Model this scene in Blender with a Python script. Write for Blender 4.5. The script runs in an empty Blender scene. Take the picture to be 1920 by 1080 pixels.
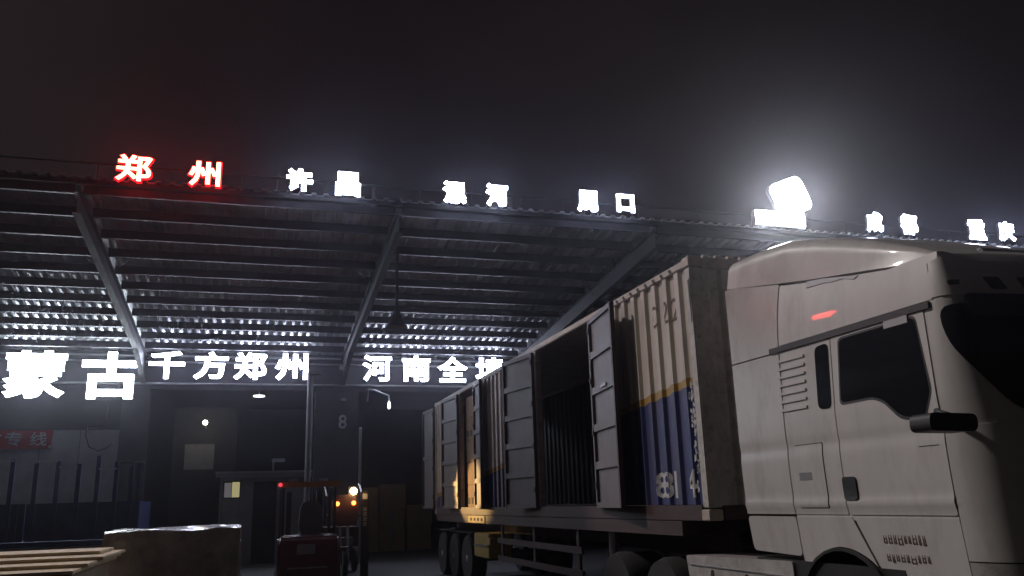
import bpy, bmesh, math, random
from mathutils import Vector, Matrix
random.seed(7)
R = math.radians
scene = bpy.context.scene
C = bpy.context.collection

# ------------------------------------------------------------------ camera, sky, sun, exposure
cd = bpy.data.cameras.new('camera'); cam = bpy.data.objects.new('camera', cd); C.objects.link(cam)
X = Vector((0.95713, -0.288102, -0.02998)); U = Vector((-0.043654, -0.245792, 0.968339)); W = Vector((0.286349, 0.925518, 0.247832))
mw = Matrix((( X.x, U.x, -W.x, 0.0), (X.y, U.y, -W.y, 0.0), (X.z, U.z, -W.z, 1.73), (0, 0, 0, 1)))
cam.matrix_world = mw
cd.sensor_width = 36; cd.lens = 29.3; cd.clip_start = 0.05; cd.clip_end = 2000
scene.camera = cam

SUN_EL, SUN_AZ = R(40), R(40)          # towards the light: from -x, a little from +y
world = bpy.data.worlds.new('World'); scene.world = world; world.use_nodes = True
nt = world.node_tree; nt.nodes.clear()
out = nt.nodes.new('ShaderNodeOutputWorld')
sky = nt.nodes.new('ShaderNodeTexSky'); sky.sky_type = 'NISHITA'; sky.sun_disc = False
sky.sun_elevation = R(-4); sky.sun_rotation = R(250)
bg1 = nt.nodes.new('ShaderNodeBackground'); bg1.inputs['Strength'].default_value = 0.01
nt.links.new(sky.outputs[0], bg1.inputs['Color'])
tc = nt.nodes.new('ShaderNodeTexCoord'); nz = nt.nodes.new('ShaderNodeTexNoise')
nz.inputs['Scale'].default_value = 2.2; nz.inputs['Detail'].default_value = 4
nt.links.new(tc.outputs['Generated'], nz.inputs['Vector'])
rp = nt.nodes.new('ShaderNodeValToRGB'); rp.color_ramp.elements[0].position = .38; rp.color_ramp.elements[1].position = .72
rp.color_ramp.elements[0].color = (.0042, .0024, .0033, 1); rp.color_ramp.elements[1].color = (.0110, .0076, .0082, 1)
nt.links.new(nz.outputs[0], rp.inputs[0])
bg2 = nt.nodes.new('ShaderNodeBackground'); bg2.inputs['Strength'].default_value = 1.0
nt.links.new(rp.outputs[0], bg2.inputs['Color'])
ad = nt.nodes.new('ShaderNodeAddShader'); nt.links.new(bg1.outputs[0], ad.inputs[0]); nt.links.new(bg2.outputs[0], ad.inputs[1])
nt.links.new(ad.outputs[0], out.inputs['Surface'])

sd = bpy.data.lights.new('yard_light', 'SUN'); sd.energy = 1.2; sd.angle = R(3); sd.color = (1, .93, .88)
so = bpy.data.objects.new('yard_light', sd); C.objects.link(so)
Ldir = Vector((-math.cos(SUN_EL)*math.cos(SUN_AZ), math.cos(SUN_EL)*math.sin(SUN_AZ), math.sin(SUN_EL)))
so.rotation_euler = Ldir.to_track_quat('Z', 'Y').to_euler(); so.location = (-20, 6, 18)

vs = scene.view_settings
vs.view_transform = 'Standard'; vs.look = 'None'; vs.exposure = 0; vs.gamma = 1; vs.use_curve_mapping = False
scene.render.engine = 'CYCLES'
cy = scene.cycles
cy.use_denoising = True
try: cy.denoiser = 'OPENIMAGEDENOISE'
except Exception: pass
cy.max_bounces = 6; cy.diffuse_bounces = 3; cy.glossy_bounces = 3; cy.volume_bounces = 0; cy.transmission_bounces = 4
cy.sample_clamp_indirect = 6

# ------------------------------------------------------------------ materials
MATS = {}
def nodes(m):
    m.use_nodes = True; t = m.node_tree; return t, t.nodes, t.links, t.nodes['Principled BSDF']
def mat(name, col, rough=.6, metal=0., coat=0., var=.18, scale=3., bump=0., bscale=40., spec=.5, streak=0., dirt=None, dirt_amt=.0):
    if name in MATS: return MATS[name]
    m = bpy.data.materials.new(name); t, N, L, b = nodes(m)
    co = N.new('ShaderNodeTexCoord')
    n1 = N.new('ShaderNodeTexNoise'); n1.inputs['Scale'].default_value = scale; n1.inputs['Detail'].default_value = 6; n1.inputs['Roughness'].default_value = .62
    mp = N.new('ShaderNodeMapping'); L.new(co.outputs['Object'], mp.inputs[0])
    if streak: mp.inputs['Scale'].default_value = (1, 1, 1-streak)
    L.new(mp.outputs[0], n1.inputs['Vector'])
    mr = N.new('ShaderNodeMapRange'); mr.inputs[1].default_value = .3; mr.inputs[2].default_value = .7
    mr.inputs[3].default_value = 1-var; mr.inputs[4].default_value = 1+var*.6
    L.new(n1.outputs[0], mr.inputs[0])
    mx = N.new('ShaderNodeVectorMath'); mx.operation = 'SCALE'
    mx.inputs[0].default_value = col[:3]; L.new(mr.outputs[0], mx.inputs['Scale'])
    last = mx.outputs[0]
    if dirt:
        n2 = N.new('ShaderNodeTexNoise'); n2.inputs['Scale'].default_value = scale*2.7; n2.inputs['Detail'].default_value = 8; n2.inputs['Roughness'].default_value = .7
        L.new(mp.outputs[0], n2.inputs['Vector'])
        r2 = N.new('ShaderNodeMapRange'); r2.inputs[1].default_value = .5; r2.inputs[2].default_value = .75; r2.inputs[3].default_value = 0; r2.inputs[4].default_value = dirt_amt
        L.new(n2.outputs[0], r2.inputs[0])
        mm = N.new('ShaderNodeMix'); mm.data_type = 'RGBA'; L.new(r2.outputs[0], mm.inputs[0]); L.new(last, mm.inputs[6]); mm.inputs[7].default_value = (*dirt, 1)
        last = mm.outputs[2]
    L.new(last, b.inputs['Base Color'])
    rr = N.new('ShaderNodeMapRange'); rr.inputs[3].default_value = max(.03, rough-.1); rr.inputs[4].default_value = min(1, rough+.12)
    L.new(n1.outputs[0], rr.inputs[0]); L.new(rr.outputs[0], b.inputs['Roughness'])
    b.inputs['Metallic'].default_value = metal; b.inputs['Coat Weight'].default_value = coat; b.inputs['Coat Roughness'].default_value = .04
    b.inputs['Specular IOR Level'].default_value = spec
    if bump:
        n3 = N.new('ShaderNodeTexNoise'); n3.inputs['Scale'].default_value = bscale; n3.inputs['Detail'].default_value = 5
        L.new(co.outputs['Object'], n3.inputs['Vector'])
        bp = N.new('ShaderNodeBump'); bp.inputs['Strength'].default_value = bump; bp.inputs['Distance'].default_value = .02
        L.new(n3.outputs[0], bp.inputs['Height']); L.new(bp.outputs[0], b.inputs['Normal'])
    MATS[name] = m; return m
def emit(name, col, strength, base=(.8, .8, .8)):
    if name in MATS: return MATS[name]
    m = bpy.data.materials.new(name); t, N, L, b = nodes(m)
    b.inputs['Base Color'].default_value = (*base, 1); b.inputs['Emission Color'].default_value = (*col, 1); b.inputs['Emission Strength'].default_value = strength
    MATS[name] = m; return m

M = dict(
 concrete=mat('concrete', (.05, .046, .045), .8, var=.35, scale=.6, bump=.3, bscale=6, dirt=(.03, .028, .026), dirt_amt=.6),
 steel=mat('galvanised_sheet', (.6, .61, .64), .36, metal=.5, var=.4, scale=.7, dirt=(.25, .2, .17), dirt_amt=.6),
 purlin=mat('purlin_steel', (.09, .085, .1), .5, metal=.5, var=.25),
 rafter=mat('rafter_paint', (.042, .04, .042), .55, var=.2, scale=2),
 signframe=mat('sign_frame_black', (.018, .017, .018), .7, var=.3),
 fascia=mat('fascia_grey', (.09, .09, .1), .6, var=.2),
 wallgrey=mat('wall_grey_blue', (.075, .072, .085), .8, var=.25, scale=1.1, dirt=(.04, .038, .042), dirt_amt=.6),
 wallwhite=mat('wall_offwhite', (.34, .33, .35), .8, var=.2, scale=.9, dirt=(.18, .17, .17), dirt_amt=.5),
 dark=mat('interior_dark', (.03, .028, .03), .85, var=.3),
 cabin=mat('cabin_panel', (.24, .225, .215), .6, var=.15, dirt=(.15, .13, .11), dirt_amt=.5),
 white=mat('cab_paint', (.61, .585, .57), .45, coat=.5, var=.12, scale=1.6, streak=.75, dirt=(.3, .265, .23), dirt_amt=.45),
 white2=mat('fairing_paint', (.6, .575, .555), .36, coat=.6, var=.12, scale=1.3, streak=.6, dirt=(.3, .265, .23), dirt_amt=.55),
 skirt=mat('skirt_paint', (.45, .43, .41), .45, coat=.2, var=.2, scale=3, dirt=(.12, .1, .09), dirt_amt=.7),
 seam=mat('seam_black', (.012, .011, .011), .7),
 black=mat('black_plastic', (.018, .017, .017), .5, var=.2),
 rubber=mat('tyre_rubber', (.02, .02, .02), .85, var=.3, scale=8, bump=.2),
 rim=mat('rim_steel', (.28, .27, .27), .45, metal=.6, var=.3, scale=5),
 chassis=mat('chassis_paint', (.06, .03, .03), .6, var=.4, scale=4),
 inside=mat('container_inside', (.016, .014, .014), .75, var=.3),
 floorwood=mat('container_floor', (.12, .075, .045), .8, var=.3, scale=5),
 leaf=mat('door_leaf_paint', (.15, .132, .142), .55, var=.22, scale=2.2, streak=.6, dirt=(.08, .05, .035), dirt_amt=.6),
 rail=mat('container_rail', (.55, .47, .39), .55, var=.25, scale=4, dirt=(.2, .1, .06), dirt_amt=.7),
 post=mat('container_post', (.56, .53, .48), .55, var=.25, scale=4, dirt=(.14, .11, .08), dirt_amt=.7),
 letterw=mat('letter_paint_white', (.6, .6, .6), .6, var=.25, scale=12),
 rust=mat('mark_brown', (.12, .07, .045), .7),
 card=mat('cardboard', (.4, .25, .13), .8, var=.15, scale=3),
 cardink=mat('cardboard_ink', (.03, .02, .015), .8),
 wood=mat('pale_wood', (.72, .58, .38), .7, var=.3, scale=6, dirt=(.28, .2, .12), dirt_amt=.5),
 woodside=mat('crate_board', (.3, .22, .15), .75, var=.3, scale=5),
 wrapcore=mat('wrapped_cartons', (.2, .15, .11), .7, var=.35, scale=2.2),
 blue=mat('truck_blue', (.045, .065, .22), .5, coat=.2, var=.3, scale=3, dirt=(.06, .05, .05), dirt_amt=.6),
 metal=mat('bare_metal', (.45, .45, .46), .35, metal=.8, var=.2),
 red=mat('banner_red', (.3, .025, .03), .75, var=.2, scale=4),
 redpaint=mat('forklift_red', (.13, .02, .02), .4, coat=.4, var=.2, scale=4),
 orange=mat('guard_orange', (.8, .3, .05), .45, coat=.2, var=.2, scale=4),
 yellow=mat('toolbox_yellow', (.55, .4, .1), .5, var=.25, scale=6, dirt=(.25, .17, .06), dirt_amt=.5),
 seat=mat('seat_grey', (.2, .19, .2), .8, var=.2),
 plate=mat('plate_grey', (.45, .44, .46), .5, var=.1),
 textgrey=mat('number_grey', (.5, .5, .52), .7, var=.1),
 film=mat('stretch_film', (.5, .46, .42), .2, coat=.8, var=.5, scale=3, bump=.6, bscale=11, dirt=(.2, .14, .1), dirt_amt=.6),
)
def glassmat():
    m = bpy.data.materials.new('tinted_glass'); t, N, L, b = nodes(m)
    b.inputs['Base Color'].default_value = (.012, .013, .018, 1); b.inputs['Roughness'].default_value = .06; b.inputs['IOR'].default_value = 1.5
    n = N.new('ShaderNodeTexNoise'); n.inputs['Scale'].default_value = 5
    r = N.new('ShaderNodeMapRange'); r.inputs[3].default_value = .03; r.inputs[4].default_value = .14
    L.new(n.outputs[0], r.inputs[0]); L.new(r.outputs[0], b.inputs['Roughness'])
    return m
M['glass'] = glassmat()
M['led'] = emit('led_white', (.74, .79, 1), 32)
M['ledbig'] = emit('led_white_big', (.82, .91, 1), 28)
M['ledfront'] = emit('led_front', (.68, .75, 1), 60)
M['ledred'] = emit('led_red', (1, .055, .03), 45)
M['glowrim'] = emit('casing_red_glow', (1, .008, .02), 1.6, (.3, .02, .02))  # emissive, enlarged casing puts the red bloom around the characters into the shape
M['flood'] = emit('flood_led', (.93, .97, 1), 190)
M['bulb'] = emit('lamp_bulb', (1, .96, .8), 40)
M['ceil'] = emit('ceiling_led', (.95, .95, 1), 3)
M['tube'] = emit('tube_led', (.95, .97, 1), 3)
M['winlit'] = emit('window_lit', (.9, .8, .35), .35)
M['winlit2'] = emit('window_dim', (.7, .65, .6), .10)
M['head'] = emit('headlamp', (1, .62, .25), 30)
M['amber'] = emit('amber_lamp', (1, .2, .03), 7)
M['tail'] = emit('tail_lamp', (1, .05, .08), 1.2)

# ------------------------------------------------------------------ helpers
def link(o, parent=None):
    C.objects.link(o)
    if parent: o.parent = parent
    return o
def tag(o, label=None, cat=None, group=None, kind=None):
    if label: o['label'] = label
    if cat: o['category'] = cat
    if group: o['group'] = group
    if kind: o['kind'] = kind
    return o
def thing(name, label, cat, loc=(0, 0, 0), rz=0, group=None):
    o = bpy.data.objects.new(name, None); o.empty_display_size = .2
    o.location = loc; o.rotation_euler = (0, 0, rz); C.objects.link(o)
    return tag(o, label, cat, group)
def base(p):            # translation of the chain of parents
    v = Vector((0, 0, 0))
    while p is not None: v += p.location; p = p.parent
    return v
class MB:
    def __init__(s): s.bm = bmesh.new()
    def box(s, a, b, bev=0):
        x0, y0, z0 = a; x1, y1, z1 = b
        tmp = bmesh.new() if bev else s.bm
        v = [tmp.verts.new(p) for p in ((x0,y0,z0),(x1,y0,z0),(x1,y1,z0),(x0,y1,z0),(x0,y0,z1),(x1,y0,z1),(x1,y1,z1),(x0,y1,z1))]
        for f in ((0,3,2,1),(4,5,6,7),(0,1,5,4),(1,2,6,5),(2,3,7,6),(3,0,4,7)): tmp.faces.new([v[i] for i in f])
        if bev:
            bmesh.ops.bevel(tmp, geom=tmp.edges[:], offset=bev, segments=2, affect='EDGES')
            me = bpy.data.meshes.new('t'); tmp.to_mesh(me); tmp.free(); s.bm.from_mesh(me); bpy.data.meshes.remove(me)
        return s
    def prism(s, poly, axis, a, b):
        """poly 2-D; axis 'x','y','z' extrusion from a to b"""
        def P(p, t):
            return {'x': (t, p[0], p[1]), 'y': (p[0], t, p[1]), 'z': (p[0], p[1], t)}[axis]
        v0 = [s.bm.verts.new(P(p, a)) for p in poly]; v1 = [s.bm.verts.new(P(p, b)) for p in poly]; n = len(poly)
        for i in range(n): s.bm.faces.new((v0[i], v0[(i+1) % n], v1[(i+1) % n], v1[i]))
        s.bm.faces.new(v0[::-1]); s.bm.faces.new(v1)
        return s
    def tube(s, pts, r, n=8, r1=None):
        pts = [Vector(p) for p in pts]; rings = []
        for i, p in enumerate(pts):
            d = (pts[min(i+1, len(pts)-1)] - pts[max(i-1, 0)]).normalized()
            a = d.orthogonal().normalized() if abs(d.z) > .9 else d.cross(Vector((0, 0, 1))).normalized(); b = d.cross(a)
            rr = r if r1 is None else r + (r1-r)*i/(len(pts)-1)
            rings.append([s.bm.verts.new(p + rr*(math.cos(6.28319*k/n)*a + math.sin(6.28319*k/n)*b)) for k in range(n)])
        for A, B in zip(rings, rings[1:]):
            for k in range(n): s.bm.faces.new((A[k], A[(k+1) % n], B[(k+1) % n], B[k]))
        s.bm.faces.new(rings[0][::-1]); s.bm.faces.new(rings[-1])
        return s
    def lathe(s, prof, c, axis='x', n=28):
        """prof: (radius, t) list, closed solid of revolution about axis through c"""
        c = Vector(c); rings = []
        for r, t in prof:
            ring = []
            for k in range(n):
                a = 6.283185*k/n; q = (r*math.cos(a), r*math.sin(a))
                o = {'x': (t, q[0], q[1]), 'y': (q[0], t, q[1]), 'z': (q[0], q[1], t)}[axis]
                ring.append(s.bm.verts.new(c + Vector(o)))
            rings.append(ring)
        for A, B in zip(rings, rings[1:]):
            for k in range(n): s.bm.faces.new((A[k], A[(k+1) % n], B[(k+1) % n], B[k]))
        s.bm.faces.new(rings[0][::-1]); s.bm.faces.new(rings[-1])
        return s
    def build(s, name, m, parent=None, smooth=None, local=False):
        bm = s.bm; bmesh.ops.recalc_face_normals(bm, faces=bm.faces[:])
        me = bpy.data.meshes.new(name); bm.to_mesh(me); bm.free()
        if parent is not None and not local:
            me.transform(Matrix.Translation(-base(parent)))
        me.materials.append(M[m] if isinstance(m, str) else m)
        if smooth is not None:
            me.shade_smooth(); me.set_sharp_from_angle(angle=R(smooth))
        o = bpy.data.objects.new(name, me); return link(o, parent)
def box(name, a, b, m, parent=None, bev=0, smooth=None): return MB().box(a, b, bev).build(name, m, parent, smooth if smooth else (35 if bev else None))
def dup(o, parent, loc):
    c = o.copy(); C.objects.link(c); c.parent = parent; c.location = loc; return c
def copy_tree(o, parent=None):
    c = o.copy(); C.objects.link(c); c.parent = parent
    for ch in list(o.children): copy_tree(ch, c)
    return c
def roundpoly(pts, r, n=4):
    res = []; k = len(pts)
    for i, p in enumerate(pts):
        p = Vector(p); a = Vector(pts[i-1]); b = Vector(pts[(i+1) % k])
        da, db = (a-p), (b-p); rr = min(r, da.length*.45, db.length*.45)
        A = p + da.normalized()*rr; B = p + db.normalized()*rr
        for j in range(n+1):
            t = j/n; res.append(tuple((1-t)**2*A + 2*t*(1-t)*p + t*t*B))
    return res
def panel(name, poly, off0, off1, mapf, m, parent, du=.15, dz=.15, smooth=40, holes=()):
    """slab cut from a curved surface: poly in (u,z), between offsets off0 (inside) and off1 (outside)"""
    bm = bmesh.new()
    vs_ = [bm.verts.new((p[0], p[1], 0)) for p in poly]; bm.faces.new(vs_)
    bmesh.ops.triangulate(bm, faces=bm.faces[:])
    us = [p[0] for p in poly]; zs = [p[1] for p in poly]
    def cuts(lo, hi, st):
        k = int((hi-lo)/st); return [lo + (hi-lo)*(i+1)/(k+1) for i in range(k)]
    for u in cuts(min(us), max(us), du): bmesh.ops.bisect_plane(bm, geom=bm.verts[:]+bm.edges[:]+bm.faces[:], plane_co=(u, 0, 0), plane_no=(1, 0, 0), dist=1e-5)
    for z in cuts(min(zs), max(zs), dz): bmesh.ops.bisect_plane(bm, geom=bm.verts[:]+bm.edges[:]+bm.faces[:], plane_co=(0, z, 0), plane_no=(0, 1, 0), dist=1e-5)
    bmesh.ops.remove_doubles(bm, verts=bm.verts[:], dist=1e-4)
    ret = bmesh.ops.extrude_face_region(bm, geom=bm.faces[:])
    ext = {v for v in ret['geom'] if isinstance(v, bmesh.types.BMVert)}
    for v in bm.verts: v.co = mapf(v.co.x, v.co.y, off1 if v in ext else off0)
    mb = MB(); mb.bm.free(); mb.bm = bm
    return mb.build(name, m, parent, smooth)
def glyph(ch, w, h, bold=.012, depth=0., res=3, flat=0.):
    """mesh of a character in x (right) and z (up), front towards -y, centred on its box, scaled to w x h"""
    cu = bpy.data.curves.new('t', 'FONT'); cu.body = ch; cu.size = 1; cu.resolution_u = res; cu.bevel_depth = bold; cu.bevel_resolution = 0; cu.extrude = depth; cu.fill_mode = 'BOTH'; cu.offset = flat
    o = bpy.data.objects.new('t', cu); C.objects.link(o)
    me = bpy.data.meshes.new_from_object(o.evaluated_get(bpy.context.evaluated_depsgraph_get()))
    bpy.data.objects.remove(o); bpy.data.curves.remove(cu)
    xs = [v.co.x for v in me.vertices]; ys = [v.co.y for v in me.vertices]
    if h is None: h = w*(max(ys)-min(ys))/(max(xs)-min(xs))
    sx, sy = w/(max(xs)-min(xs)), h/(max(ys)-min(ys)); cx, cyy = (max(xs)+min(xs))/2, (max(ys)+min(ys))/2
    for v in me.vertices: v.co = ((v.co.x-cx)*sx, -v.co.z, (v.co.y-cyy)*sy)
    return me
def meshobj(name, me, m, parent, loc=(0, 0, 0)):
    me.materials.clear(); me.materials.append(M[m] if isinstance(m, str) else m); me.name = name
    o = bpy.data.objects.new(name, me); o.location = loc; return link(o, parent)

# ------------------------------------------------------------------ ground
g = MB(); n = 24
gv = [[g.bm.verts.new((-300+600*i/n, -200+700*j/n, 0)) for j in range(n+1)] for i in range(n+1)]
for i in range(n):
    for j in range(n): g.bm.faces.new((gv[i][j], gv[i+1][j], gv[i+1][j+1], gv[i][j+1]))
tag(g.build('ground', 'concrete'), kind='structure')

# ------------------------------------------------------------------ canopy
CZ0, SL = 1.73+8.0, -0.1025
def cz(y): return CZ0 + SL*y            # underside of the roof sheet
FRONT, BACK = 16.75, 29.2
RX = [-15.9, -9.7, -3.5, 2.75, 8.8, 14.9, 21.0, 27.1]
canopy = thing('canopy', 'dark steel loading canopy of corrugated roof sheets on purlins and sloping rafters', 'canopy', (2.75, 23, 0))
PITCH, RIB = .25, .05
def sheet(x0, x1):
    prof = []; x = x0
    while x < x1-1e-3:
        p = min(PITCH, x1-x)
        for dx, dz in ((0, 0), (.12, 0), (.145, RIB), (.225, RIB)):
            if dx < p: prof.append((x+dx, dz))
        x += PITCH
    prof.append((x1, 0))
    mb = MB(); T = .012
    for (a, b) in zip(prof, prof[1:]):
        pass
    rows = []
    for y in (FRONT, BACK):
        rows.append([mb.bm.verts.new((px, y, cz(y)+pz)) for px, pz in prof]); rows.append([mb.bm.verts.new((px, y, cz(y)+pz+T)) for px, pz in prof])
    lo0, hi0, lo1, hi1 = rows
    for i in range(len(prof)-1):
        mb.bm.faces.new((lo0[i], lo1[i], lo1[i+1], lo0[i+1])); mb.bm.faces.new((hi0[i], hi0[i+1], hi1[i+1], hi1[i]))
        mb.bm.faces.new((lo0[i], lo0[i+1], hi0[i+1], hi0[i])); mb.bm.faces.new((lo1[i], hi1[i], hi1[i+1], lo1[i+1]))
    return mb
for x0, x1 in zip(RX, RX[1:]):
    sheet(x0+.002, x1-.002).build('roof_sheet', 'steel', canopy)
PY = [16.98+1.075*k for k in range(12)]
PD, PW = .2, .07
for i, (x0, x1) in enumerate(zip(RX, RX[1:])):
    x0 += .07; x1 -= .07
    first = None
    for y in PY:
        if y > BACK-.1: continue
        if first is None:
            z = cz(y)-.004
            c = [(0, 0), (PW, SL*PW), (PW, -.02), (PW-.006, -.02), (PW-.006, -.008), (.008, -.008), (.008, -PD+.008), (PW-.006, -PD+.008), (PW-.006, -PD+.025), (PW, -PD+.025), (PW, -PD), (0, -PD)]
            first = MB().prism([(y+a, z+b) for a, b in c], 'x', x0, x1).build('purlin', 'purlin', canopy); fy = y
        else: dup(first, canopy, (0, y-fy, SL*(y-fy)))
def rafter(x):
    mb = MB()
    def D(y): return .42 + max(0, (y-26.2)/2.6)*.45
    ys = [16.9, 20, 23, 26.2, 28.75]
    for (w, ztop, zbot) in ((.006, lambda y: cz(y)-PD-.016, lambda y: cz(y)-PD-D(y)), (.075, lambda y: cz(y)-PD-.004, lambda y: cz(y)-PD-.016), (.075, lambda y: cz(y)-PD-D(y), lambda y: cz(y)-PD-D(y)-.014)):
        poly = [(y, ztop(y)) for y in ys] + [(y, zbot(y)) for y in ys[::-1]]
        mb.prism(poly, 'x', x-w, x+w)
    return mb.build('rafter', 'rafter', canopy)
for x in RX: rafter(x)
for x in RX[1:-1]:                           # thin tie rods either side of the rafters
    for s in (-1, 1):
        MB().tube([(x+s*.12, 20.5, cz(20.5)-.5), (x+s*.55, 20.5, cz(20.5)-.05)], .012, 6).build('brace', 'rafter', canopy)
# fascia gutter and sign frame along the front edge
for x0, x1 in zip(RX, RX[1:]):
    z = cz(FRONT)
    MB().prism([(FRONT-.16, z-.16), (FRONT-.02, z-.16), (FRONT-.02, z-.14), (FRONT-.14, z-.14), (FRONT-.14, z-.07), (FRONT-.16, z-.07)], 'x', x0+.004, x1-.004).build('gutter', 'signframe', canopy)
    MB().tube([(x0, FRONT+.12, 8.05), (x1, FRONT+.12, 8.05)], .02, 6).build('sign_rail', 'signframe', canopy)
    MB().tube([(x0, FRONT+.12, 8.38), (x1, FRONT+.12, 8.38)], .02, 6).build('sign_rail', 'signframe', canopy)
for x in (-3.2, -1.9, -.5, .2, 1.15, 2.15, 2.22, 3.2, 4.35, 5.3, 5.5, 6.5, 7.4, 8.4, 10, 14.2, 15.3, 16.4, 17.5, 18.5, 19.5):
    MB().tube([(x, FRONT+.14, 7.95), (x, FRONT+.14, 8.42)], .014, 6).build('sign_post', 'signframe', canopy)

# ------------------------------------------------------------------ illuminated characters
def sign_char(ch, x0, x1, z0, z1, y, face, casing, label, group, bold=.022, d=.08):
    w, h = x1-x0, z1-z0
    t = thing('sign_character', label, 'sign character', ((x0+x1)/2, y, (z0+z1)/2), 0, group)
    kk = 1.07 if casing == 'glowrim' else 1.0
    cm = glyph(ch, w*kk, h*kk, bold*(1.5 if kk > 1 else 1), .4)
    ym = max(abs(v.co.y) for v in cm.vertices)
    for v in cm.vertices: v.co.y *= d/2/ym
    meshobj('casing', cm, casing, t)
    fm = glyph(ch, w*.99, h*.99, bold)
    ym = max(abs(v.co.y) for v in fm.vertices)
    for v in fm.vertices: v.co.y *= .012/ym
    meshobj('face', fm, face, t, (0, -d/2-.014, 0))
    return t
FG = 'lit characters along the canopy edge'
front = [('郑', -2.81, -2.16, 7.93, 8.47, 'ledred', 'glowrim', 'glowing red character 郑, left one of the red pair on the canopy edge'),
 ('州', -1.50, -.90, 7.93, 8.46, 'ledred', 'glowrim', 'glowing red character 州, right one of the red pair on the canopy edge'),
 ('许', .37, .89, 7.98, 8.47, 'ledfront', 'fascia', 'white lit character 许 on the canopy edge, first white one after the red pair'),
 ('昌', 1.35, 1.86, 7.95, 8.48, 'ledfront', 'fascia', 'white lit character 昌 on the canopy edge, second white one after the red pair'),
 ('漯', 3.61, 4.13, 7.96, 8.47, 'ledfront', 'fascia', 'white lit character 漯 on the canopy edge, third white one after the red pair'),
 ('河', 4.57, 5.07, 7.97, 8.49, 'ledfront', 'fascia', 'white lit character 河 on the canopy edge, fourth white one after the red pair'),
 ('周', 6.70, 7.19, 7.99, 8.51, 'ledfront', 'fascia', 'white lit character 周 on the canopy edge, beside the hollow square one'),
 ('口', 7.67, 8.11, 8.06, 8.49, 'ledfront', 'fascia', 'white lit hollow square character 口 on the canopy edge above the container'),
 ('成', 14.51, 15.01, 8.03, 8.57, 'ledfront', 'fascia', 'white lit character 成 above the cab roof, first one right of the floodlight'),
 ('都', 15.56, 16.10, 8.04, 8.58, 'ledfront', 'fascia', 'white lit character 都 above the cab roof, second one right of the floodlight'),
 ('重', 17.73, 18.29, 8.04, 8.61, 'ledfront', 'fascia', 'white lit character 重 above the cab roof, third one right of the floodlight'),
 ('庆', 18.74, 19.29, 8.06, 8.62, 'ledfront', 'fascia', 'white lit character 庆 above the cab roof, fourth one right of the floodlight'),
 ('全', 19.74, 20.3, 8.06, 8.6, 'ledfront', 'fascia', 'white lit character cut off by the right edge of the picture')]
for ch, x0, x1, z0, z1, f, c, lab in front: sign_char(ch, x0, x1, z0, z1, FRONT-.22, f, c, lab, FG, .046 if f == 'ledfront' else .026)
YW = 28.4; k = YW/28.8
def wl(ch, x0, x1, z0, z1, f, lab, bold=.022):
    sign_char(ch, x0*k, x1*k, 1.73+(z0-1.73)*k, 1.73+(z1-1.73)*k, YW, f, 'fascia', lab, 'lit characters on the warehouse wall', bold, .1)
wl('蒙', -7.49, -5.75, 5.24, 6.72, 'ledbig', 'large white lit character 蒙 on the wall, leftmost and above the red banner', .03)
wl('古', -5.33, -3.60, 5.22, 6.72, 'ledbig', 'large white lit character 古 on the wall, right one of the two big ones', .036)
for ch, x0, x1, lab in [('千', -3.39, -2.31, 'white lit character 千 on the wall, immediately right of the two big ones'), ('方', -2.04, -.97, 'white lit character 方 on the wall, second after the two big ones'),
    ('郑', -.80, .26, 'white lit character 郑 on the wall, third after the two big ones'), ('州', .51, 1.59, 'white lit character 州 on the wall, above the round post'),
    ('河', 3.42, 4.42, 'white lit character 河 on the wall, right above the bracket lamp'), ('南', 4.79, 5.78, 'white lit character 南 on the wall, second one right of number 8'),
    ('全', 6.05, 7.13, 'white lit character 全 on the wall, third one right of number 8'), ('境', 7.43, 8.5, 'white lit character 境 on the wall, partly hidden by the container roof')]:
    wl(ch, x0, x1, 5.88, 6.79, 'led', lab, .026)

# floodlight on the canopy edge; its lower bar stands in for two unreadable characters
fl = thing('floodlight', 'dazzling white floodlight over a bar standing in for two characters on the canopy edge above the cab', 'floodlight', (12.1, FRONT-.1, 8.05))
box('bar_housing', (11.40, FRONT-.08, 8.06), (12.85, FRONT+.08, 8.47), 'fascia', fl, .02)
box('lens', (11.44, FRONT-.10, 8.09), (12.81, FRONT-.083, 8.44), 'flood', fl)
def lamp_head(cx_, cz_, w_, h_, a_, y_):
    c_, s_ = math.cos(R(a_)), math.sin(R(a_))
    P_ = lambda k: [(cx_+c_*u*w_/2*k-s_*v*h_/2*k, cz_+s_*u*w_/2*k+c_*v*h_/2*k) for u, v in ((-1, -1), (1, -1), (1, 1), (-1, 1))]
    MB().prism(roundpoly(P_(1.05), .22, 6), 'y', y_+.02, y_+.14).build('lamp_housing', 'fascia', fl)
    MB().prism(roundpoly(P_(1), .22, 6), 'y', y_, y_+.018).build('lens', 'flood', fl)
lamp_head(12.45, 8.84, .98, .88, 22, FRONT-.16)  # head size and outline follow the glare around the lamp
MB().tube([(12.5, FRONT+.13, 7.95), (12.5, FRONT+.13, 9.2)], .03, 8).build('pole', 'purlin', fl)

# hanging high-bay lamp (off) under a rafter
hb = thing('hanging_lamp', 'unlit bell-shaped lamp hanging on a long rod under the canopy', 'lamp', (2.86, 17.9, cz(17.9)-.65))
zt = cz(17.9)-.64
MB().tube([(2.86, 17.9, zt), (2.86, 17.9, zt-1.35)], .035, 8).build('rod', 'purlin', hb)
MB().lathe([(.03, .42), (.07, .38), (.09, .28), (.2, .06), (.24, 0), (.2, .01)], (2.86, 17.9, zt-1.75), 'z', 20).build('lamp_shade', 'rafter', hb, 40)

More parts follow.
